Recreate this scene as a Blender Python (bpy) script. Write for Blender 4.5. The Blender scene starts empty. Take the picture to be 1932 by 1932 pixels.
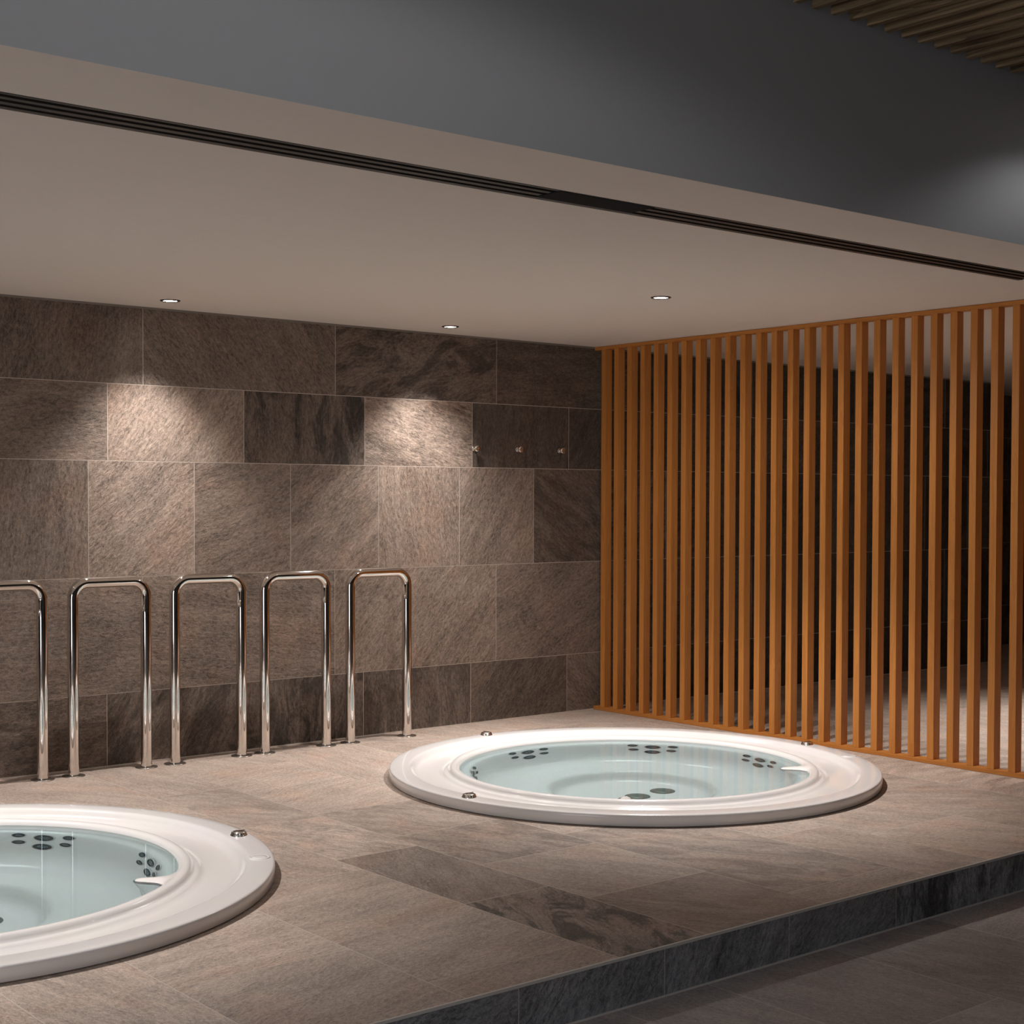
import bpy, bmesh, math, random
from mathutils import Vector, Matrix
PI = math.pi
SC = bpy.context.scene
COL = SC.collection

# ------------------------------------------------------------------ camera
TH, PITCH, ROLL = 0.6898, 0.0248, 0.0026
F_ = Vector((math.sin(TH)*math.cos(PITCH), math.cos(TH)*math.cos(PITCH), -math.sin(PITCH)))
R_ = Vector((math.cos(TH), -math.sin(TH), 0))
U_ = R_.cross(F_)
R2 = R_*math.cos(ROLL) + U_*math.sin(ROLL)
U2 = -R_*math.sin(ROLL) + U_*math.cos(ROLL)
cam_d = bpy.data.cameras.new('camera')
cam = bpy.data.objects.new('camera', cam_d); COL.objects.link(cam)
M = Matrix(((R2.x, U2.x, -F_.x, -6.7763), (R2.y, U2.y, -F_.y, -7.362), (R2.z, U2.z, -F_.z, 1.4062), (0, 0, 0, 1)))
cam.matrix_world = M
cam_d.sensor_width = 36; cam_d.lens = 2837.95*36/1932
cam_d.shift_y = 43.74/1932
cam_d.clip_start = .05
SC.camera = cam

# ------------------------------------------------------------------ world, exposure
w = bpy.data.worlds.new('world'); SC.world = w; w.use_nodes = True
w.node_tree.nodes['Background'].inputs[0].default_value = (.5, .6, .75, 1)
w.node_tree.nodes['Background'].inputs[1].default_value = 0.02
SC.view_settings.view_transform = 'Standard'
SC.view_settings.look = 'None'
SC.view_settings.exposure = 0.0
SC.view_settings.gamma = 1.0
SC.view_settings.use_curve_mapping = False
SC.cycles.max_bounces = 9
SC.cycles.use_adaptive_sampling = True
SC.cycles.adaptive_threshold = 0.02
SC.cycles.diffuse_bounces = 4
SC.cycles.transmission_bounces = 8
SC.cycles.glossy_bounces = 5
SC.cycles.sample_clamp_indirect = 4.0
SC.cycles.blur_glossy = 0.5

LAMP_W = 170.0                      # power of one recessed lamp over the tubs
LAMP_COL = (1.0, .945, .905)
ZC = 2.406                         # niche ceiling
YB = -4.052                        # bulkhead and step edge
ZLOW = -.159                       # lower floor

# ------------------------------------------------------------------ materials
def new_mat(name):
    m = bpy.data.materials.new(name); m.use_nodes = True
    return m, m.node_tree.nodes, m.node_tree.links, m.node_tree.nodes['Principled BSDF']

def plain(name, col, rough=.5, metal=0, spec=.5, bump=0, bscale=60, coat=0):
    m, n, l, b = new_mat(name)
    b.inputs['Base Color'].default_value = (*col, 1)
    b.inputs['Roughness'].default_value = rough
    b.inputs['Metallic'].default_value = metal
    b.inputs['Specular IOR Level'].default_value = spec
    if coat: b.inputs['Coat Weight'].default_value = coat; b.inputs['Coat Roughness'].default_value = .03
    t = n.new('ShaderNodeTexCoord')
    no = n.new('ShaderNodeTexNoise'); no.inputs['Scale'].default_value = bscale; no.inputs['Detail'].default_value = 4
    l.new(t.outputs['Object'], no.inputs['Vector'])
    mx = n.new('ShaderNodeMix'); mx.data_type = 'RGBA'; mx.blend_type = 'MULTIPLY'
    mx.inputs[0].default_value = .06
    mx.inputs[6].default_value = (*col, 1)
    l.new(no.outputs['Color'], mx.inputs[7]); l.new(mx.outputs[2], b.inputs['Base Color'])
    if bump:
        bp = n.new('ShaderNodeBump'); bp.inputs['Strength'].default_value = bump; bp.inputs['Distance'].default_value = .002
        l.new(no.outputs['Fac'], bp.inputs['Height']); l.new(bp.outputs[0], b.inputs['Normal'])
    return m

def noise(n, l, vec, scale, detail=6, rough=.6, dist=0, sc3=None):
    if sc3:
        mp = n.new('ShaderNodeMapping'); mp.inputs['Scale'].default_value = sc3
        l.new(vec, mp.inputs['Vector']); vec = mp.outputs[0]
    no = n.new('ShaderNodeTexNoise'); no.inputs['Scale'].default_value = scale
    no.inputs['Detail'].default_value = detail; no.inputs['Roughness'].default_value = rough
    no.inputs['Distortion'].default_value = dist
    l.new(vec, no.inputs['Vector'])
    return no.outputs['Fac']

def math_(n, l, op, a, b=None, clamp=False):
    m = n.new('ShaderNodeMath'); m.operation = op; m.use_clamp = clamp
    for i, v in enumerate((a, b)):
        if v is None: continue
        if isinstance(v, (int, float)): m.inputs[i].default_value = v
        else: l.new(v, m.inputs[i])
    return m.outputs[0]

def maprange(n, l, v, a, b, c=0., d=1.):
    m = n.new('ShaderNodeMapRange'); m.clamp = True
    l.new(v, m.inputs[0])
    for i, k in enumerate((a, b, c, d)): m.inputs[i+1].default_value = k
    return m.outputs[0]

def stone(name, light, dark, bump=.6, rough=.62, lo=.22, hi=.78, fs=1.):
    """slate look tile: every tile face carries its own uv frame (streak direction) and data: tone, veins, blotches"""
    m, n, l, b = new_mat(name)
    uv = n.new('ShaderNodeUVMap'); uv.uv_map = 'UVMap'
    at = n.new('ShaderNodeVertexColor'); at.layer_name = 'tile'
    sp = n.new('ShaderNodeSeparateColor'); l.new(at.outputs['Color'], sp.inputs[0])
    tone, vein, blot = sp.outputs[0], sp.outputs[1], sp.outputs[2]
    V = uv.outputs[0]
    streak = noise(n, l, V, 1., 9, .68, .35, (2.2, 15, 1))
    fine = noise(n, l, V, 1., 8, .75, .5, (34*fs, 72*fs, 1))
    grain = noise(n, l, V, 170, 4, .75, .3)
    patch = noise(n, l, V, 2.6, 4, .55, .6)
    a = math_(n, l, 'MULTIPLY', maprange(n, l, streak, .3, .7), .24)
    c = math_(n, l, 'MULTIPLY', maprange(n, l, fine, .36, .64), .40)
    d = math_(n, l, 'MULTIPLY', maprange(n, l, grain, .36, .64), .24)
    e = math_(n, l, 'MULTIPLY', maprange(n, l, patch, .3, .7), .14)
    s = math_(n, l, 'ADD', math_(n, l, 'ADD', a, c), math_(n, l, 'ADD', d, e))
    mx = n.new('ShaderNodeMix'); mx.data_type = 'RGBA'
    mx.inputs[6].default_value = (*dark, 1); mx.inputs[7].default_value = (*light, 1)
    l.new(maprange(n, l, s, lo, hi), mx.inputs[0])
    # rusty tint in places
    rn = noise(n, l, V, 3.7, 3, .5, .3)
    rm = n.new('ShaderNodeMix'); rm.data_type = 'RGBA'; rm.blend_type = 'MULTIPLY'
    l.new(maprange(n, l, rn, .5, .72, 0, .75), rm.inputs[0])
    l.new(mx.outputs[2], rm.inputs[6]); rm.inputs[7].default_value = (1.08, .95, .89, 1)
    # thin dark veins along the cleavage
    vn = noise(n, l, V, 1., 6, .62, 1.2, (3.2, 17, 1))
    va = math_(n, l, 'ABSOLUTE', math_(n, l, 'SUBTRACT', vn, .5))
    vline = maprange(n, l, va, 0., .018, 1, 0)
    vmask = maprange(n, l, noise(n, l, V, 5., 3, .5), .5, .62)
    vv = math_(n, l, 'MULTIPLY', math_(n, l, 'MULTIPLY', vline, vmask), vein)
    # dark blotches
    bn = noise(n, l, V, 1., 9, .72, 1.1, (3.0, 7.5, 1))
    bb = math_(n, l, 'MULTIPLY', maprange(n, l, bn, .46, .57), blot)
    k = math_(n, l, 'SUBTRACT', 1., math_(n, l, 'MULTIPLY', vv, .65))
    k2 = math_(n, l, 'SUBTRACT', 1., math_(n, l, 'MULTIPLY', bb, .68))
    kk = math_(n, l, 'MULTIPLY', math_(n, l, 'MULTIPLY', k, k2), tone)
    sc = n.new('ShaderNodeVectorMath'); sc.operation = 'SCALE'
    l.new(rm.outputs[2], sc.inputs[0]); l.new(kk, sc.inputs[3])
    l.new(sc.outputs[0], b.inputs['Base Color'])
    b.inputs['Roughness'].default_value = rough
    b.inputs['Specular IOR Level'].default_value = .35
    h = math_(n, l, 'ADD', math_(n, l, 'MULTIPLY', streak, .8), math_(n, l, 'MULTIPLY', fine, .75))
    h = math_(n, l, 'SUBTRACT', math_(n, l, 'ADD', h, math_(n, l, 'MULTIPLY', grain, .16)), math_(n, l, 'MULTIPLY', vv, .25))
    bp = n.new('ShaderNodeBump'); bp.inputs['Strength'].default_value = bump; bp.inputs['Distance'].default_value = .009
    l.new(h, bp.inputs['Height']); l.new(bp.outputs[0], b.inputs['Normal'])
    return m

def wood(name, c1, c2, along='Z', rough=.45, ring=1.):
    m, n, l, b = new_mat(name)
    t = n.new('ShaderNodeTexCoord')
    oi = n.new('ShaderNodeObjectInfo')
    ad = n.new('ShaderNodeVectorMath'); ad.operation = 'MULTIPLY_ADD'
    l.new(oi.outputs['Random'], ad.inputs[0]); ad.inputs[1].default_value = (17, 23, 31); l.new(t.outputs['Object'], ad.inputs[2])
    s = {'Z': (60, 60, 1.1), 'Y': (60, 1.1, 60), 'X': (1.1, 60, 60)}[along]
    s2 = {'Z': (9*ring, 9*ring, .6), 'Y': (9*ring, .6, 9*ring), 'X': (.6, 9*ring, 9*ring)}[along]
    a = noise(n, l, ad.outputs[0], 1, 6, .6, .1, s)
    c = noise(n, l, ad.outputs[0], 1, 3, .5, 1.6, s2)
    st = math_(n, l, 'FRACT', math_(n, l, 'MULTIPLY', c, 9.))
    f = math_(n, l, 'ADD', math_(n, l, 'MULTIPLY', maprange(n, l, a, .3, .7), .55), math_(n, l, 'MULTIPLY', maprange(n, l, st, 0, .9), .45))
    mx = n.new('ShaderNodeMix'); mx.data_type = 'RGBA'
    mx.inputs[6].default_value = (*c1, 1); mx.inputs[7].default_value = (*c2, 1)
    l.new(f, mx.inputs[0]); l.new(mx.outputs[2], b.inputs['Base Color'])
    b.inputs['Roughness'].default_value = rough
    b.inputs['Specular IOR Level'].default_value = .3
    bp = n.new('ShaderNodeBump'); bp.inputs['Strength'].default_value = .12; bp.inputs['Distance'].default_value = .001
    l.new(a, bp.inputs['Height']); l.new(bp.outputs[0], b.inputs['Normal'])
    return m

def emis(name, col, s):
    m, n, l, b = new_mat(name)
    b.inputs['Base Color'].default_value = (.8, .8, .8, 1)
    b.inputs['Emission Color'].default_value = (*col, 1)
    b.inputs['Emission Strength'].default_value = s
    return m

M_WALL = stone('wall_stone', (.50, .385, .31), (.10, .075, .059), .85)
M_FLOOR = stone('floor_stone', (.75, .61, .515), (.20, .157, .13), .6, .55, .16, .84, 1.4)
M_STEP = stone('step_stone', (.50, .50, .525), (.10, .10, .108), .6)
M_GROUT = plain('grout', (.60, .52, .45), .8)
M_GROUTD = plain('grout_grey', (.55, .52, .49), .8)
M_CEIL = plain('ceiling_paint', (.76, .68, .615), .85, bump=.03, bscale=25)
M_BULK = plain('bulkhead_paint', (.48, .48, .485), .8, bump=.03, bscale=25)
M_DARKWALL = plain('dark_wall', (.05, .048, .047), .8)
M_BLACK = plain('black_paint', (.012, .012, .012), .6)
M_TUB = plain('white_acrylic', (.78, .757, .745), .20, spec=.45, coat=.25, bscale=4)
M_CHROME = plain('polished_steel', (.78, .74, .70), .045, 1)
M_CHROME2 = plain('chrome', (.86, .84, .82), .16, 1)
M_STEELDISC = plain('brushed_steel', (.60, .55, .50), .3, 1)
M_JET = plain('jet_rubber', (.03, .035, .038), .35)
M_JETR = plain('jet_rim', (.55, .57, .57), .3)
M_JETB = plain('jet_nozzle', (.10, .13, .15), .25)
M_GRATE = plain('drain_grate', (.15, .17, .15), .4)
M_WOOD = wood('screen_wood', (.45, .162, .033), (.60, .245, .058), 'Z')
M_WOODR = wood('screen_rail_wood', (.42, .15, .03), (.56, .225, .052), 'Y')
M_PINE = wood('ceiling_slat_wood', (.035, .02, .009), (.36, .25, .14), 'Y', .6, 1.6)
M_ALU = plain('dark_aluminium', (.03, .025, .021), .5, 0)
M_TRIM = plain('shadow_gap_trim', (.22, .19, .165), .7)
M_EDGE = plain('edge_trim', (.62, .58, .54), .6)
M_RING = plain('lamp_ring', (.07, .05, .04), .3, .8)
M_LENS = emis('lamp_lens', (1, .95, .9), 25)
M_PANE = emis('daylight_pane', (.97, .97, 1.0), 4.2)

def water_mat():
    m, n, l, b = new_mat('pool_water')
    n.remove(b)
    rf = n.new('ShaderNodeBsdfRefraction'); rf.inputs['Color'].default_value = (.865, .978, .998, 1)
    rf.inputs['Roughness'].default_value = 0; rf.inputs['IOR'].default_value = 1.33
    gl = n.new('ShaderNodeBsdfGlossy'); gl.inputs['Roughness'].default_value = 0; gl.inputs['Color'].default_value = (1, 1, 1, 1)
    fr = n.new('ShaderNodeFresnel'); fr.inputs['IOR'].default_value = 1.33
    mx = n.new('ShaderNodeMixShader')
    l.new(math_(n, l, 'MULTIPLY', fr.outputs[0], .5), mx.inputs[0])
    l.new(rf.outputs[0], mx.inputs[1]); l.new(gl.outputs[0], mx.inputs[2])
    l.new(mx.outputs[0], n['Material Output'].inputs['Surface'])
    return m
M_WATER = water_mat()

# ------------------------------------------------------------------ builders
def link(name, me, mats, parent=None):
    o = bpy.data.objects.new(name, me); COL.objects.link(o)
    for m in (mats if isinstance(mats, (list, tuple)) else [mats]): me.materials.append(m)
    if parent: o.parent = parent
    return o

def from_bm(name, bm, mats, parent=None, smooth=False, bevel=0, angle=None):
    if bevel:
        bmesh.ops.bevel(bm, geom=bm.edges[:], offset=bevel, segments=2, affect='EDGES', profile=.5)
    bmesh.ops.recalc_face_normals(bm, faces=bm.faces[:])
    me = bpy.data.meshes.new(name); bm.to_mesh(me); bm.free()
    if smooth:
        for p in me.polygons: p.use_smooth = True
    return link(name, me, mats, parent)

def add_box(bm, x0, x1, y0, y1, z0, z1, mi=0):
    vs = [bm.verts.new(p) for p in ((x0,y0,z0),(x1,y0,z0),(x1,y1,z0),(x0,y1,z0),(x0,y0,z1),(x1,y0,z1),(x1,y1,z1),(x0,y1,z1))]
    for f in ((0,3,2,1),(4,5,6,7),(0,1,5,4),(1,2,6,5),(2,3,7,6),(3,0,4,7)):
        q = bm.faces.new([vs[i] for i in f]); q.material_index = mi

def box(name, x0, x1, y0, y1, z0, z1, mat, parent=None, bevel=0):
    bm = bmesh.new(); add_box(bm, x0, x1, y0, y1, z0, z1)
    return from_bm(name, bm, mat, parent, bevel=bevel)

def add_lathe(bm, prof, seg=48, cx=0, cy=0, close=False):
    rings = []
    for r, z in prof:
        if r < 1e-5: rings.append([bm.verts.new((cx, cy, z))])
        else: rings.append([bm.verts.new((cx+r*math.cos(2*PI*i/seg), cy+r*math.sin(2*PI*i/seg), z)) for i in range(seg)])
    for a, b in zip(rings, rings[1:]):
        for i in range(seg):
            j = (i+1) % seg
            if len(a) == 1 and len(b) == 1: continue
            if len(a) == 1: bm.faces.new((a[0], b[i], b[j]))
            elif len(b) == 1: bm.faces.new((a[i], b[0], a[j]))
            else: bm.faces.new((a[i], b[i], b[j], a[j]))

def lathe(name, prof, mat, parent=None, seg=48, smooth=True):
    bm = bmesh.new(); add_lathe(bm, prof, seg)
    o = from_bm(name, bm, mat, parent, smooth)
    return o

def tube_path(pts, r, seg=20):
    """swept closed tube along points (list of Vector)"""
    bm = bmesh.new(); rings = []
    up = Vector((0, 1, 0))
    for i, p in enumerate(pts):
        t = (pts[min(i+1, len(pts)-1)] - pts[max(i-1, 0)]).normalized()
        a = t.cross(up).normalized(); b = a.cross(t)
        rings.append([bm.verts.new(p + r*(math.cos(2*PI*k/seg)*a + math.sin(2*PI*k/seg)*up)) for k in range(seg)])
    for a, b in zip(rings, rings[1:]):
        for k in range(seg):
            bm.faces.new((a[k], a[(k+1) % seg], b[(k+1) % seg], b[k]))
    return bm

def thing(name, label, cat, loc=(0, 0, 0), rz=0, group=None):
    o = bpy.data.objects.new(name, None); COL.objects.link(o)
    o.empty_display_size = .1
    o.location = loc; o.rotation_euler = (0, 0, rz)
    tag(o, label, cat, group); return o

def tag(o, label, cat, group=None, kind=None):
    o['label'] = label; o['category'] = cat
    if group: o['group'] = group
    if kind: o['kind'] = kind
    return o

def struct(o):
    o['kind'] = 'structure'; return o

def copy_tree(o, parent=None):
    c = o.copy(); COL.objects.link(c); c.parent = parent
    for ch in list(o.children): copy_tree(ch, c)
    return c

# tiles: rectangles in a plane's own (a, b) coordinates -> quads with own uv frame and data
def in_hole_intervals(a, b0, b1, holes):
    """parts of [b0,b1] at coordinate a outside the circular holes"""
    iv = [(b0, b1)]
    for (ca, cb, r) in holes:
        dd = r*r-(a-ca)**2
        if dd <= 0: continue
        h = math.sqrt(dd); lo, hi = cb-h, cb+h
        nv = []
        for p, q in iv:
            if hi <= p or lo >= q: nv.append((p, q)); continue
            if p < lo: nv.append((p, lo))
            if q > hi: nv.append((hi, q))
        iv = nv
    return iv

def tile_mesh(name, tiles, to3, back, holes, mats, seed=1, gap=.0017, lift=.0, wall=False):
    """tiles: (a0,a1,b0,b1,tone,vein,blot,angle).  back: (a0,a1,b0,b1) grout bed under them"""
    rnd = random.Random(seed)
    V, Fc, UV, CL, MI = [], [], [], [], []
    def quad(pts, uvf, col, mi):
        i = len(V); V.extend(p[0] for p in pts); Fc.append(tuple(range(i, i+len(pts)))); MI.append(mi)
        UV.extend(uvf(p[1]) for p in pts); CL.extend([col]*len(pts))
    def piece(a0, a1, b0, b1, depth, uvf, col, mi):
        hit = any(a0 < c[0]+c[2] and a1 > c[0]-c[2] and b0 < c[1]+c[2] and b1 > c[1]-c[2] for c in holes)
        if not hit:
            ab = [(a0, b0), (a1, b0), (a1, b1), (a0, b1)]
            quad([(to3(a, b, depth), (a, b)) for a, b in ab], uvf, col, mi); return
        n = max(1, int((a1-a0)/.02))
        for k in range(n):
            p, q = a0+(a1-a0)*k/n, a0+(a1-a0)*(k+1)/n
            I, J = in_hole_intervals(p, b0, b1, holes), in_hole_intervals(q, b0, b1, holes)
            if len(I) != len(J): J = I = (in_hole_intervals((p+q)/2, b0, b1, holes))
            for (s0, s1), (t0, t1) in zip(I, J):
                ab = [(p, s0), (q, t0), (q, t1), (p, s1)]
                quad([(to3(a, b, depth), (a, b)) for a, b in ab], uvf, col, mi)
    for (a0, a1, b0, b1, tone, vein, blot, ang) in tiles:
        A = math.radians(ang); ou, ov = rnd.uniform(0, 60), rnd.uniform(0, 60)
        ca, sa = math.cos(A), math.sin(A)
        uvf = lambda p, ca=ca, sa=sa, ou=ou, ov=ov: (p[0]*ca+p[1]*sa+ou, -p[0]*sa+p[1]*ca+ov)
        col = (tone, vein, blot, 1)
        g = gap
        piece(a0+g, a1-g, b0+g, b1-g, 0, uvf, col, 0)
        # little sides of the tile down to the grout
        if not holes or True:
            for (p, q) in (((a0+g, b0+g), (a1-g, b0+g)), ((a1-g, b0+g), (a1-g, b1-g)), ((a1-g, b1-g), (a0+g, b1-g)), ((a0+g, b1-g), (a0+g, b0+g))):
                if any((x[0]-c[0])**2+(x[1]-c[1])**2 < c[2]**2 for x in (p, q, ((p[0]+q[0])/2, (p[1]+q[1])/2)) for c in holes): continue
                quad([(to3(*p, 0), p), (to3(*q, 0), q), (to3(*q, 1), q), (to3(*p, 1), p)], uvf, col, 0)
    piece(*back, 1, lambda p: p, (1, 0, 0, 1), 1)
    me = bpy.data.meshes.new(name); me.from_pydata(V, [], Fc)
    me.uv_layers.new(name='UVMap'); me.color_attributes.new('tile', 'FLOAT_COLOR', 'CORNER')
    me.uv_layers['UVMap'].data.foreach_set('uv', [c for u in UV for c in u])
    me.color_attributes['tile'].data.foreach_set('color', [c for u in CL for c in u])
    me.polygons.foreach_set('material_index', MI); me.update()
    return link(name, me, mats)

# ------------------------------------------------------------------ back wall
T1 = (-1.4493, -1.8752); T2 = (-4.98, -1.888)
XL, XR = -9.0, 4.68
rz = [0, .380, .987, 1.594, 1.9955, 2.43]
rnd = random.Random(5)
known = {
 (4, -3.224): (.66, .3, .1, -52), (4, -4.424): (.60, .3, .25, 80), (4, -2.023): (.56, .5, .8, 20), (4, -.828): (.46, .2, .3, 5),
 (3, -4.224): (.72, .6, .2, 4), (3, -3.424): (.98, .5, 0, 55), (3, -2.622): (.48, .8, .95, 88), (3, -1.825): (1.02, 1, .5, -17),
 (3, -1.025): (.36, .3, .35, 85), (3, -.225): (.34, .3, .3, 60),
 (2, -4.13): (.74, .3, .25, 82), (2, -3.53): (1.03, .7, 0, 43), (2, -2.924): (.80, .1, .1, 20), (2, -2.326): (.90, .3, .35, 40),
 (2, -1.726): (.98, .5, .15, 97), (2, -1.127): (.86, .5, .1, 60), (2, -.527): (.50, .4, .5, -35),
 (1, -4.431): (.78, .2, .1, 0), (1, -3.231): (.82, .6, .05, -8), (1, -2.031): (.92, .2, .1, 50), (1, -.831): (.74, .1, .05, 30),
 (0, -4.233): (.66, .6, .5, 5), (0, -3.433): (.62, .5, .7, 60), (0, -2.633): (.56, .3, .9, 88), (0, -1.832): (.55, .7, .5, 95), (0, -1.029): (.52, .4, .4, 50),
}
tl = []
rowspec = {4: (-3.224, 1.1965), 3: (-3.424, .80), 2: (-3.53, .6015), 1: (-3.231, 1.20), 0: (-3.433, .80)}
for row, (x0, wd) in rowspec.items():
    k = math.floor((XL-x0)/wd)
    while x0+k*wd < XR:
        a = x0+k*wd
        kn = None
        for (r, kx), v in known.items():
            if r == row and abs(kx-a) < .06: kn = v
        if kn is None:
            kn = (rnd.uniform(.45, .85)*(.45 if a > .3 else 1), rnd.random()*.6, rnd.random()*.7, rnd.choice([5, 45, 85, -40, 20]))  # tiles behind the screen get a darker tone, shade put into their colour
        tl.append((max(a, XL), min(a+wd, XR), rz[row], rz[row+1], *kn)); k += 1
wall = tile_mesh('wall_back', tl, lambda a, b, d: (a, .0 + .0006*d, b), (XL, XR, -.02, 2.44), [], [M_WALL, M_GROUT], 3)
struct(wall)
# recess at the far right end of the wall, and side walls of the niche
for nm, a in (('wall_left', (XL-.1, XL, -4.05, 0)), ('wall_right', (7.2, 7.3, -4.05, 1.3))):
    struct(box(nm, *a, -.3, 2.7, M_DARKWALL))
wt = [(4.68+i*.8, 4.68+(i+1)*.8, rz[r], rz[r+1], .6, .3, .5, 80) for i in range(4) for r in range(5)]
struct(tile_mesh('wall_recess', wt, lambda a, b, d: (a, .82+.0012*d, b), (4.6, 7.9, -.02, 2.44), [], [M_WALL, M_GROUT], 8))
struct(tile_mesh('wall_return', [(0, .41, rz[r], rz[r+1], .6, .3, .5, 80) for r in range(5)]+[(.41, .82, rz[r], rz[r+1], .5, .3, .5, 80) for r in range(5)],
                 lambda a, b, d: (4.68-.0012*d, a, b), (0, .82, -.02, 2.44), [], [M_WALL, M_GROUT], 9))

# ------------------------------------------------------------------ raised platform floor
HOLE = 1.19
holes = [(T1[0], T1[1], HOLE), (T2[0], T2[1], HOLE)]
cols = [(-3.61, -3.22), (-3.22, -2.622), (-2.622, -2.015), (-2.015, -1.62), (-1.62, -1.012), (-1.012, -.412), (-4.205, -3.61), (-4.803, -4.205)]
xs = sorted(cols)
right = [(-.412, -.012), (-.012, .59), (.59, 1.19), (1.19, 1.59), (1.59, 2.19), (2.19, 2.79), (2.79, 3.19), (3.19, 3.79), (3.79, 4.39), (4.39, 4.79), (4.79, 5.39), (5.39, 5.99), (5.99, 6.39), (6.39, 7.2)]
left = [(-5.203, -4.803), (-5.803, -5.203), (-6.403, -5.803), (-6.803, -6.403), (-7.403, -6.803), (-8.003, -7.403), (-8.403, -8.003), (-9.0, -8.403)]
joints = {-3.61: [-.905, -1.742, -2.458, -3.268], -3.22: [-.46, -1.69, -2.27, -2.865, -3.478], -2.622: [-.25, -1.47, -2.67, -3.874], -2.015: [-.37, -1.0, -1.66, -2.46, -3.258],
          -1.62: [-.27, -1.47, -2.27, -2.87, -3.478], -1.012: [-.39, -1.59, -2.95], -4.205: [-.24, -1.44, -2.642, -3.868], -4.803: [-1.05, -2.25, -3.452]}
ftone = {(-3.61, 0): (1.0, .1, 0, 4), (-3.61, 1): (.92, .3, .3, -25), (-3.61, 2): (.86, .5, .25, -28), (-3.61, 3): (1.04, 1, .25, -50), (-3.61, 4): (.74, .6, .5, -12), (-3.61, 5): (.80, .2, 0, 0),
         (-3.22, 1): (1.02, .1, 0, 8), (-3.22, 2): (.90, .2, .15, -10), (-3.22, 3): (.92, .7, .35, 10), (-3.22, 4): (.86, .2, .1, 20), (-3.22, 5): (.86, .2, .1, 20)}
ft = []
for (x0, x1) in xs+right+left:
    js = joints.get(x0)
    if js is None:
        o = rnd.uniform(0, 1.0); js = [-.3-o*.8-1.2*i for i in range(4)]
        js = [j for j in js if j > -3.95]
    ys = [0]+js+[YB]
    for i in range(len(ys)-1):
        t = (rnd.uniform(.84, 1.0), rnd.random()*.4, rnd.random()*.25, rnd.choice([-75, -60, 85, -80, 20, -35]))
        ft.append([x0, x1, ys[i+1], ys[i], *t])
def ff(cx, cy, **k):
    for t in ft:
        if t[0] < cx < t[1] and t[2] < cy < t[3]:
            for kk, v in k.items(): t[{'tone': 4, 'vein': 5, 'blot': 6, 'ang': 7}[kk]] = v
ff(-3.4, -2.1, tone=1.05, vein=1., blot=.35, ang=-70)       # pale veined tile beside the near tub
ff(-3.4, -2.9, tone=.60, vein=.7, blot=.25, ang=70)         # dark ones toward the step
ff(-3.4, -3.7, tone=.58, vein=.9, blot=1., ang=60)
ff(-2.9, -2.6, tone=.74, vein=.6, blot=.45, ang=-70)
ff(-2.9, -3.2, tone=.80, vein=.2, blot=.15, ang=-65)
ff(-2.9, -3.8, tone=.64, vein=.3, blot=.3, ang=-60)
ff(-2.3, -3.3, tone=.76, vein=.4, blot=.45, ang=-60)
ff(-2.3, -3.95, tone=.78, vein=0, blot=0, ang=0)
ff(-2.9, -2.0, tone=.82, vein=.4, blot=.3, ang=-65)
ff(-3.4, -1.3, tone=.86, vein=.3, blot=.3, ang=-60)
ff(-3.9, -3.3, tone=.84, vein=.2, blot=.1, ang=10)
ff(-3.9, -3.95, tone=.80, vein=.1, blot=.0, ang=10)
ff(-4.5, -3.0, tone=.98, vein=.3, blot=.1, ang=10)
ff(-4.5, -3.8, tone=.82, vein=.2, blot=.1, ang=20)
ff(-1.3, -3.2, tone=.92, vein=.3, blot=.15, ang=-60)
ff(-1.8, -3.6, tone=.86, vein=.5, blot=.2, ang=-62)
plat = tile_mesh('floor_platform', [tuple(t) for t in ft], lambda a, b, d: (a, b, -.00012*d), (-9.0, 7.2, YB, 1.3), holes, [M_FLOOR, M_GROUT], 4)
struct(plat)
# step face
sx = [-9.0]+[-4.016-.597*i for i in range(8, 0, -1)]+[-4.016+.597*i for i in range(19)]
st = [(sx[i], sx[i+1], ZLOW, -.006, *[(1.0, .5, .2, 58), (.8, .4, .6, 85), (1.2, .2, .2, 30)][(i+1) % 3]) for i in range(len(sx)-1)]
def sf(cx, **k):
    for i, t in enumerate(st):
        if t[0] < cx < t[1]:
            t = list(t)
            for kk, v in k.items(): t[{'tone': 4, 'vein': 5, 'blot': 6, 'ang': 7}[kk]] = v
            st[i] = tuple(t)
sf(-4.2, tone=.85, blot=.1, ang=20); sf(-3.7, tone=.85, vein=.9, blot=.2, ang=55); sf(-3.1, tone=.85, vein=.2, blot=.35, ang=65)
sf(-2.5, tone=.8, blot=.3, ang=40); sf(-1.9, tone=.95, vein=.5, blot=1., ang=92); sf(-1.3, tone=.95, vein=.5, blot=1., ang=85)
struct(tile_mesh('trim_step_riser', st, lambda a, b, d: (a, YB+.0002*d, b), (-9, 7.2, ZLOW-.05, 0), [], [M_STEP, M_GROUTD], 6))
bm = bmesh.new(); add_box(bm, -9, 7.2, YB-.0015, YB+.005, -.009, .0008)
struct(from_bm('trim_step_edge', bm, M_EDGE))
struct(box('trim_step_foot', -9, 7.2, YB-.005, YB, ZLOW, ZLOW+.005, M_EDGE))

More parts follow.
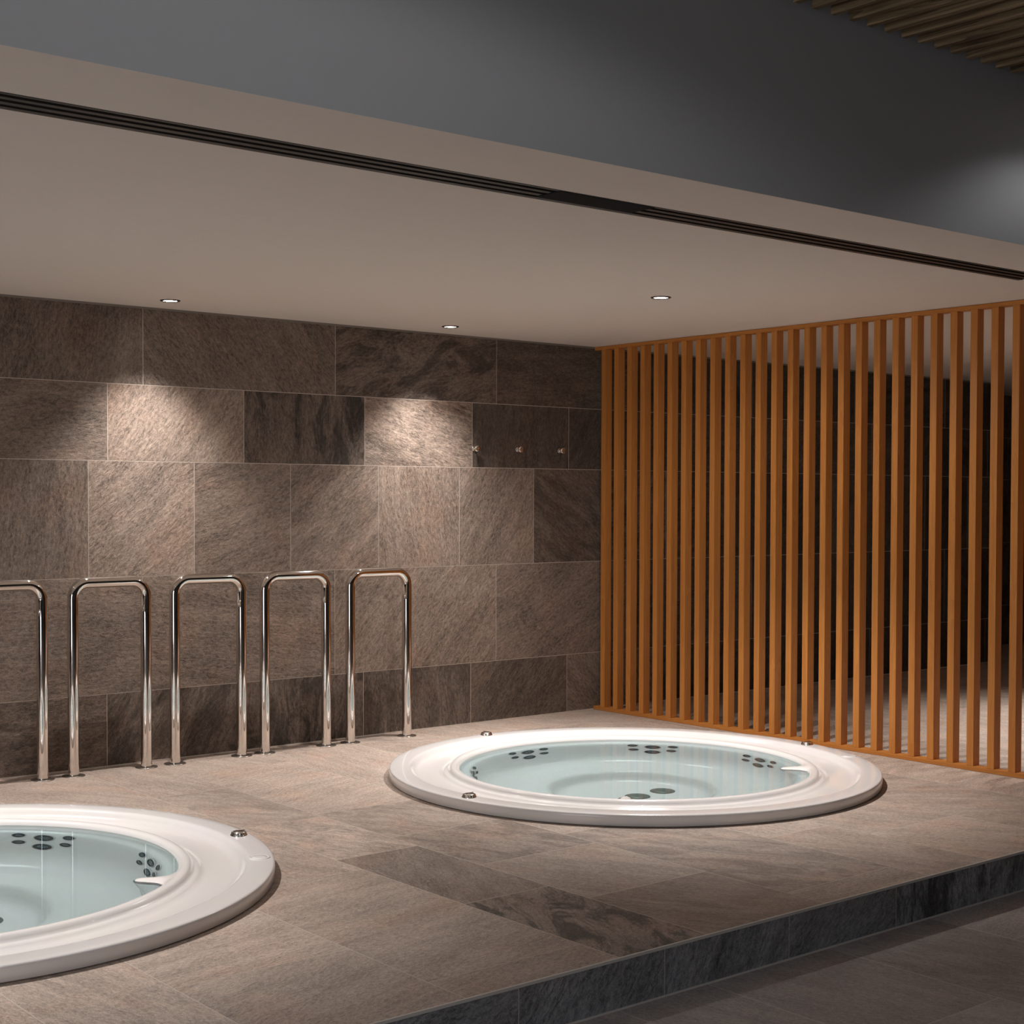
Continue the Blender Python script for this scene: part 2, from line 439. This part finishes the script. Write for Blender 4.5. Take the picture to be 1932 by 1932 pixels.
# ------------------------------------------------------------------ lower floor of the main room
lx = [-9.8, -9.2, -8.6, -8.2, -7.6, -7.0, -6.6, -6.0, -5.42, -5.02, -4.42, -4.02, -3.622, -3.225, -2.612, -2.018, -1.618, -1.02, -.42, 0, .6, 1.2, 1.6, 2.2, 2.8, 3.2, 3.8, 4.4, 5, 5.6, 6.2, 7.0, 8.0]
lt = []
for i in range(len(lx)-1):
    o = {-3.225: -4.723, -2.612: -4.95, -2.018: -4.40, -3.622: -5.0, -1.618: -4.75}.get(lx[i], -4.2-rnd.random())
    ys = [YB, o]
    while ys[-1] > -12.8: ys.append(ys[-1]-(1.2 if rnd.random() < .7 else .6))
    ys[-1] = -13
    for j in range(len(ys)-1):
        lt.append((lx[i], lx[i+1], ys[j+1], ys[j], rnd.uniform(.8, .96), rnd.random()*.5, rnd.random()*.3, rnd.choice([-75, 85, -60, 10, 30])))
M_LOW = stone('lower_floor_stone', (.60, .535, .495), (.185, .165, .156), .45, .5, .15, .85, 1.5)
struct(tile_mesh('floor', lt, lambda a, b, d: (a, b, ZLOW-.00012*d), (-9.8, 8, -13, YB+.01), [], [M_LOW, M_GROUTD], 7))

# ------------------------------------------------------------------ niche ceiling with slot, bulkhead, main room shell
S0, S1, SXR = -3.514, -3.672, -.612
struct(box('ceiling', -9, 7.2, S0, 1.3, ZC, ZC+.05, M_CEIL))
struct(box('ceiling_end', SXR, 7.2, S1, S0, ZC, ZC+.05, M_CEIL))
struct(box('ceiling_border', -9, 7.2, YB+.12, S1, ZC, ZC+.05, M_CEIL))
bk = struct(box('wall_bulkhead', -9.8, 8, YB, YB+.12, ZC, 3.30, [M_BULK, M_CEIL]))
for p in bk.data.polygons:
    if p.normal.z < -.5: p.material_index = 1
struct(box('ceiling_main', -9.8, 8, -13, YB+.1, 3.30, 3.38, M_BLACK))
M_ROOM = plain('room_wall_paint', (.20, .195, .19), .8)
struct(box('wall_main_right', 8.0, 8.1, -13, YB, ZLOW-.05, 3.3, M_ROOM))
struct(box('wall_front', -9.9, 8.1, -13.1, -13, ZLOW, 3.3, M_ROOM))
bm = bmesh.new()
WY = (-7.4, -6.0, -5.75, -4.35)
add_box(bm, -9.9, -9.8, -13, YB, 2.75, 3.3)
add_box(bm, -9.9, -9.8, -13, WY[0], ZLOW-.05, 2.75); add_box(bm, -9.9, -9.8, WY[1], WY[2], ZLOW-.05, 2.75); add_box(bm, -9.9, -9.8, WY[3], YB, ZLOW-.05, 2.75)
struct(from_bm('wall_main_left', bm, M_ROOM))
for i, (a, b) in enumerate(((WY[0], WY[1]), (WY[2], WY[3]))):
    struct(box('window_%d' % (i+1), -9.88, -9.86, a, b, ZLOW, 2.75, M_PANE))
# thin trims where wall meets ceiling and floor
struct(box('trim_ceiling_gap', -9, 4.68, -.006, 0, ZC-.011, ZC, M_TRIM))
struct(box('trim_floor_seal', -9, 4.68, -.006, 0, 0, .006, M_GROUT))

# ------------------------------------------------------------------ slot diffuser in the niche ceiling
sd = thing('slot_diffuser', 'long black linear slot diffuser let into the pale niche ceiling', 'air vent', (0, (S0+S1)/2, ZC))
yc = (S0+S1)/2
bm = bmesh.new(); xl = -8.95
add_box(bm, xl, SXR, S1-yc, S0-yc, .10, .105)
add_box(bm, xl, SXR, S1-yc, S1-yc+.003, .0, .10); add_box(bm, xl, SXR, S0-yc-.003, S0-yc, .0, .10)
add_box(bm, SXR-.003, SXR, S1-yc, S0-yc, 0, .10)
from_bm('housing', bm, M_BLACK, sd)
for y0, y1 in ((-3.630, -3.607), (-3.583, -3.557)):
    bm = bmesh.new(); add_box(bm, xl, SXR-.003, y0-yc, y1-yc, -.0005, .008)
    from_bm('fin', bm, M_ALU, sd)
for y0, y1 in ((-3.672, -3.657), (-3.539, -3.514)):
    bm = bmesh.new(); add_box(bm, xl, SXR, y0-yc, y1-yc, -.0015, .012)
    from_bm('edge_flange', bm, M_ALU, sd)
bp = box('blanking_plate', -3.53, -3.095, S1-yc+.004, -3.545-yc, -.003, .004, plain('blanking_plate_paint', (.010, .011, .012), .8, spec=.1), sd)
bp['label'] = 'flat black plate covering the slots'

# ------------------------------------------------------------------ recessed lamps
def lamp(loc, label, power, half=47., blend=.62, focus=1.5, group='recessed lamps in the niche ceiling', col=LAMP_COL, rad=.014, spill=0):
    t = thing('recessed_downlight', label, 'ceiling light', loc, 0, group)
    lathe('trim_ring', [(.036, .004), (.037, -.003), (.041, -.0055), (.049, -.004), (.0515, 0), (.0515, .003)], M_RING, t, 40)
    lathe('lens', [(0, -.0015), (.037, -.0015)], M_LENS, t, 32)
    ld = bpy.data.lights.new('downlight_beam', 'SPOT'); ld.energy = power; ld.color = col
    ld.spot_size = math.radians(2*half); ld.spot_blend = blend; ld.shadow_soft_size = rad
    lo = bpy.data.objects.new('downlight_beam', ld); COL.objects.link(lo); lo.parent = t; lo.location = (0, 0, -.018)
    ld.cycles.is_caustics_light = True
    if focus:                                   # reflector: the beam is strongest straight down
        ld.use_nodes = True
        nt = ld.node_tree; em = nt.nodes['Emission']
        g = nt.nodes.new('ShaderNodeNewGeometry'); sx_ = nt.nodes.new('ShaderNodeSeparateXYZ')
        ab = nt.nodes.new('ShaderNodeMath'); ab.operation = 'ABSOLUTE'
        pw = nt.nodes.new('ShaderNodeMath'); pw.operation = 'POWER'; pw.inputs[1].default_value = focus
        nt.links.new(g.outputs['Incoming'], sx_.inputs[0]); nt.links.new(sx_.outputs[2], ab.inputs[0])
        nt.links.new(ab.outputs[0], pw.inputs[0]); nt.links.new(pw.outputs[0], em.inputs['Strength'])
    if spill:                                   # wide stray light of the open reflector
        l2 = bpy.data.lights.new('downlight_spill', 'SPOT'); l2.energy = spill; l2.color = col
        l2.spot_size = math.radians(172); l2.spot_blend = .5; l2.shadow_soft_size = rad
        o2 = bpy.data.objects.new('downlight_spill', l2); COL.objects.link(o2); o2.parent = t; o2.location = (0, 0, -.018)
        l2.cycles.is_caustics_light = True
    return t
lamp((-3.231, -.326, ZC), 'recessed ceiling light near the tiled wall above the left rails', LAMP_W*.98, focus=5)
lamp((-1.448, -.333, ZC), 'recessed ceiling light near the tiled wall between the rails and the wall hooks', LAMP_W*1.05, focus=5)
lamp((-1.425, -2.035, ZC), 'recessed ceiling light directly above the whole round tub', LAMP_W*1.95, focus=2.4, spill=30)
lamp((-4.95, -2.035, ZC), 'recessed ceiling light above the tub cut by the photo edge', LAMP_W*1.7, focus=2.4)
lamp((-5.01, -.33, ZC), 'recessed ceiling light near the tiled wall beyond the left photo edge', LAMP_W*.62, focus=5)
lamp((2.0, -3.1, ZC), 'recessed ceiling light behind the wooden slatted screen', LAMP_W*3.0)

# ------------------------------------------------------------------ spa tubs
PA = [(1.10, -.004), (1.232, .0035), (1.2345, .006), (1.236, .044), (1.2345, .050), (1.231, .0535), (1.225, .055), (1.20, .0555), (1.145, .0550), (1.134, .0535), (1.127, .049), (1.119, .037), (1.110, .026), (1.098, .020), (1.08, .0175),
      (1.03, .016), (.985, .0165), (.970, .019), (.962, .025), (.955, .0295), (.945, .0305), (.938, .033), (.933, .041), (.927, .050), (.920, .0545), (.910, .0562), (.898, .0545), (.889, .049), (.884, .042), (.8815, .034),
      (.879, .015), (.874, -.015), (.868, -.030), (.858, -.038), (.842, -.041), (.832, -.046), (.824, -.060), (.815, -.10), (.806, -.18), (.798, -.27), (.784, -.34), (.752, -.398), (.70, -.435), (.63, -.449),
      (.50, -.452), (.452, -.456), (.432, -.468), (.420, -.49), (.405, -.55), (.392, -.60), (.365, -.624), (.32, -.634), (.20, -.636), (.0, -.637)]
PB = list(PA)
_tb = {27: (.893, .0535), 28: (.880, .0505), 29: (.865, .0475), 30: (.845, .047), 31: (.82, .0455), 32: (.795, .044), 33: (.770, .0425), 34: (.755, .0395), 35: (.745, .030), 36: (.752, .006),
       37: (.765, -.02), 38: (.782, -.06), 39: (.795, -.11), 40: (.795, -.20), 41: (.785, -.30), 42: (.745, -.385)}
for k, v in _tb.items(): PB[k] = v
TONG = [math.radians(a) for a in (-40.5, -136.5)]
def prof_r_at(z):          # wall radius of the basin at height z
    for a, b in zip(PA[30:44], PA[31:45]):
        if b[1] <= z <= a[1]:
            f = (z-a[1])/(b[1]-a[1]); return a[0]+(b[0]-a[0])*f, math.atan2(a[0]-b[0], a[1]-b[1])
    return .8, 0

def make_jet(big, name='water_jet'):
    R = .042 if big else .027
    bm = bmesh.new()
    add_lathe(bm, [(R*1.22, 0), (R*1.19, .003), (R*1.04, .0035)], 24)
    for f in bm.faces: f.material_index = 2
    k0 = len(bm.faces)
    add_lathe(bm, [(R*1.04, .0035), (R*1.02, .006), (R*.98, .0065), (R*.93, .0045), (R*.80, .0045), (R*.74, .006), (R*.62, .0025)], 24)
    bm.faces.ensure_lookup_table()
    for f in bm.faces[k0:]: f.material_index = 0
    k = len(bm.faces)
    add_lathe(bm, [(R*.62, .0025), (R*.52, .005), (R*.35, .0055), (R*.2, .002), (0, .001)], 24)
    bm.faces.ensure_lookup_table()
    for f in bm.faces[k:]: f.material_index = 1
    me = bpy.data.meshes.new(name); bmesh.ops.recalc_face_normals(bm, faces=bm.faces[:]); bm.to_mesh(me); bm.free()
    for p in me.polygons: p.use_smooth = True
    me.materials.append(M_JET); me.materials.append(M_JETB); me.materials.append(M_JETR)
    return me
JET_B, JET_S = make_jet(True), make_jet(False)

def make_tub(label, loc):
    t = thing('spa_tub', label, 'hot tub', (loc[0], loc[1], 0), 0, 'round white hot tubs sunk in the platform')
    NS = 288
    V, Fc = [], []
    for i in range(NS):
        a = 2*PI*i/NS; wgt = 0
        for tg in TONG:
            d = abs((a-tg+PI) % (2*PI)-PI)/math.radians(7.5)
            if d < 1: wgt = max(wgt, .5+.5*math.cos(PI*d))
        wgt = wgt**.8
        for (ra, za), (rb, zb) in zip(PA[:-1], PB[:-1]):
            r, z = ra+(rb-ra)*wgt, za+(zb-za)*wgt
            V.append((r*math.cos(a), r*math.sin(a), z))
    NP = len(PA)-1
    V.append((0, 0, PA[-1][1]))
    for i in range(NS):
        j = (i+1) % NS
        for k in range(NP-1): Fc.append((i*NP+k, i*NP+k+1, j*NP+k+1, j*NP+k)[::-1])
        Fc.append((i*NP+NP-1, j*NP+NP-1, len(V)-1))
    me = bpy.data.meshes.new('shell'); me.from_pydata(V, [], Fc)
    bm = bmesh.new(); bm.from_mesh(me); bmesh.ops.recalc_face_normals(bm, faces=bm.faces[:]); 
    # inside must face the water
    bm.faces.ensure_lookup_table()
    if bm.faces[-1].normal.z < 0: bmesh.ops.reverse_faces(bm, faces=bm.faces[:])
    bm.to_mesh(me); bm.free()
    for p in me.polygons: p.use_smooth = True
    sh = link('shell', me, M_TUB, t); sh.cycles.is_caustics_receiver = True
    # jets in five clusters of six
    for ca in (91, 38, -11, 141, 191):
        for da, z, big in ((8, -.078, 0), (7.6, -.182, 0), (0, -.104, 1), (0, -.238, 1), (-8, -.078, 0), (-7.6, -.182, 0)):
            a = math.radians(ca+da)
            r, sl = prof_r_at(z)
            o = bpy.data.objects.new('water_jet', JET_B if big else JET_S); COL.objects.link(o); o.parent = t
            nrm = Vector((-math.cos(a)*math.cos(sl), -math.sin(a)*math.cos(sl), math.sin(sl)))
            o.location = Vector((r*math.cos(a), r*math.sin(a), z)) + nrm*.001
            o.rotation_euler = nrm.to_track_quat('Z', 'Y').to_euler()
            o.cycles.is_caustics_receiver = True
    for k, (a, r) in enumerate(((-8, 1.183), (90, 1.195), (187.3, 1.18))):
        kb = thing_part('control_knob', t, (r*math.cos(math.radians(a)), r*math.sin(math.radians(a)), .0555), a)
        kb['label'] = 'small round chrome knob'
    a = math.radians(-27.5)
    pl = lathe('plug_cap', [(.040, -.002), (.0395, .0022), (.036, .003), (.031, .0008), (.028, .0008), (.027, .003), (.018, .0035), (0, .0035)], M_TUB, t, 32)
    pl.location = (1.18*math.cos(a), 1.18*math.sin(a), .0555)
    for (x, y) in DRAINS:
        g = lathe('drain_cover', [(.066, 0), (.064, .010), (.055, .018), (.03, .022), (0, .023)], M_GRATE, t, 32)
        g.location = (x, y, PA[-2][1]); g['label'] = 'round dark suction cover on the tub floor'
        g.cycles.is_caustics_receiver = True
    return t

def thing_part(name, parent, loc, deg):
    bm = bmesh.new()
    add_lathe(bm, [(.034, -.001), (.034, .003), (.0315, .0045), (.0305, .010), (.028, .014), (.02, .0165), (.009, .0175), (0, .0176)], 36)
    o = from_bm(name, bm, M_CHROME2, parent, True)
    o.location = loc; o.rotation_euler = (0, 0, math.radians(deg))
    bm = bmesh.new(); add_box(bm, -.026, .026, -.003, .003, .013, .0195)
    from_bm('grip_ridge', bm, M_CHROME2, o, bevel=.0015)
    return o
DRAINS = [(.205, -.01), (.015, -.02)]
tub1 = make_tub('whole round white hot tub beside the wooden slatted screen', T1)
tub2 = make_tub('round white hot tub cut off by the left edge, nearer the camera', T2)

def water(T, label):
    bm = bmesh.new()
    rs = [0, .3, .6, .7, .76, .80, .8805]
    NSEG = 128
    ring = [bm.verts.new((.8805*math.cos(2*PI*i/NSEG), .8805*math.sin(2*PI*i/NSEG), 0)) for i in range(NSEG)]
    bm.faces.new(ring)
    o = from_bm('pool_water', bm, M_WATER)
    if o.data.polygons[0].normal.z < 0: o.data.flip_normals()
    o.data.polygons[0].use_smooth = True
    o.location = (T[0], T[1], .0345)
    tag(o, label, 'water', 'still water in the tubs')
    o.cycles.is_caustics_caster = True
    return o
water(T1, 'clear pale blue water filling the whole tub beside the screen')
water(T2, 'clear pale blue water in the tub at the left edge')

# ------------------------------------------------------------------ steel hoop rails by the wall
def make_rail(label, loc, grp='polished steel hoop rails along the wall'):
    t = thing('hoop_rail', label, 'rail', loc, 0, grp)
    hw, H, R, r = .1985, .972, .078, .0285
    pts = [Vector((-hw, 0, z)) for z in (.003, .2, .5, .8, H-R-.001)]
    for k in range(13):
        a = PI-PI/2*k/12; pts.append(Vector((-hw+R+R*math.cos(a), 0, H-R+R*math.sin(a))))
    for x in (-.06, .06): pts.append(Vector((x, 0, H)))
    for k in range(13):
        a = PI/2-PI/2*k/12; pts.append(Vector((hw-R+R*math.cos(a), 0, H-R+R*math.sin(a))))
    pts += [Vector((hw, 0, z)) for z in (H-R-.001, .8, .5, .2, .003)]
    bm = tube_path(pts, r, 32)
    o = from_bm('bent_tube', bm, M_CHROME, t, True)
    for s in (-1, 1):
        f = lathe('floor_flange', [(.0575, .0), (.0575, .0028), (.056, .004), (.030, .0042)], M_STEELDISC, t, 40)
        f.location = (s*hw, 0, 0)
    return t
RC = [-4.035, -3.4785, -2.9195, -2.3785, -1.819]
rl = ['steel hoop rail cut off by the left photo edge', 'first fully visible steel hoop rail from the left', 'middle of the five steel hoop rails, below the bright patch edge on the wall',
      'steel hoop rail second nearest to the slatted screen', 'rightmost steel hoop rail, closest to the whole tub']
r0 = make_rail(rl[0], (RC[0], -.140, 0))
for i in range(1, 5):
    c = copy_tree(r0); c.location = (RC[i], -.140, 0); c['label'] = rl[i]

# ------------------------------------------------------------------ wall hooks
hk = thing('wall_hook', 'chrome wall hook nearest the bright patch of wall', 'hook', (-1.012, 0, 1.711), 0, 'round chrome hooks on the tiled wall')
def hook_parts(t):
    for nm, pf in (('rosette', [(.0, -.0), (.016, 0), (.016, .004), (.014, .006), (.0, .006)]), ('stem', [(.006, .005), (.006, .034)]), ('cap', [(0, .030), (.019, .030), (.020, .032), (.020, .038), (.0185, .0405), (.008, .042), (0, .042)])):
        o = lathe(nm, pf, M_CHROME2, t, 32); o.rotation_euler = (PI/2, 0, 0)
    bm = bmesh.new(); add_box(bm, -.013, .013, -.0455, -.041, -.0035, .0035)
    from_bm('front_bar', bm, M_CHROME2, t, bevel=.001)
hook_parts(hk)
for x, lb in ((-.660, 'middle one of the three chrome wall hooks'), (-.304, 'chrome wall hook nearest the wooden slatted screen')):
    c = copy_tree(hk); c.location = (x, 0, 1.713); c['label'] = lb

# ------------------------------------------------------------------ wooden slatted screen
scn = thing('slatted_screen', 'tall orange-brown wooden screen of upright slats from floor to ceiling', 'screen', (0, 0, 0))
box('bottom_rail', 0, .058, -4.03, -.004, .0005, .024, M_WOODR, scn, bevel=.0015)
box('top_rail', 0, .058, -4.03, -.004, 2.3825, 2.4045, M_WOODR, scn, bevel=.0015)
bm = bmesh.new(); add_box(bm, .0005, .0575, -.041, 0, .0242, 2.3823)
s0 = from_bm('slat', bm, M_WOOD, scn, bevel=.0015); s0.location = (0, -.0700, 0)
for i in range(1, 33):
    c = s0.copy(); COL.objects.link(c); c.parent = scn; c.location = (0, -.0700-.12135*i, 0)

# ------------------------------------------------------------------ wooden slats under the main room ceiling
cs = thing('slatted_ceiling_panel', 'dim pine slats hung under the black ceiling beyond the grey bulkhead', 'ceiling slats', (0, 0, 3.04))
bm = bmesh.new(); add_box(bm, -.027, 0, -4.4, 0, 0, .07)
c0 = from_bm('slat', bm, M_PINE, cs, bevel=.002); c0.location = (-2.862-.0981*4, -4.095, 0)
for i in range(1, 50):
    c = c0.copy(); COL.objects.link(c); c.parent = cs; c.location = (-2.862+.0981*(i-4), -4.095, 0)
for y in (-5.2, -6.6, -8.0):
    box('cross_batten', -3.32, 1.62, y-.02, y+.02, .071, .255, M_BLACK, cs)

# downlights of the main room, in line with the slats, washing the bulkhead
def room_lamp(loc, label, power, half, blend, focus=0, col=(.98, .98, 1.0)):
    t = lamp(loc, label, power, half, blend, focus, 'recessed lamps of the main room ceiling', col, .05)
    return t
room_lamp((-4.75, -5.75, 3.297), 'main room ceiling light left of the pine slats in view', 27, 79, .22)
room_lamp((-1.28, -4.62, 3.035), 'main room ceiling light at the right end of the bulkhead', 2.8, 69, .45, -2.5)
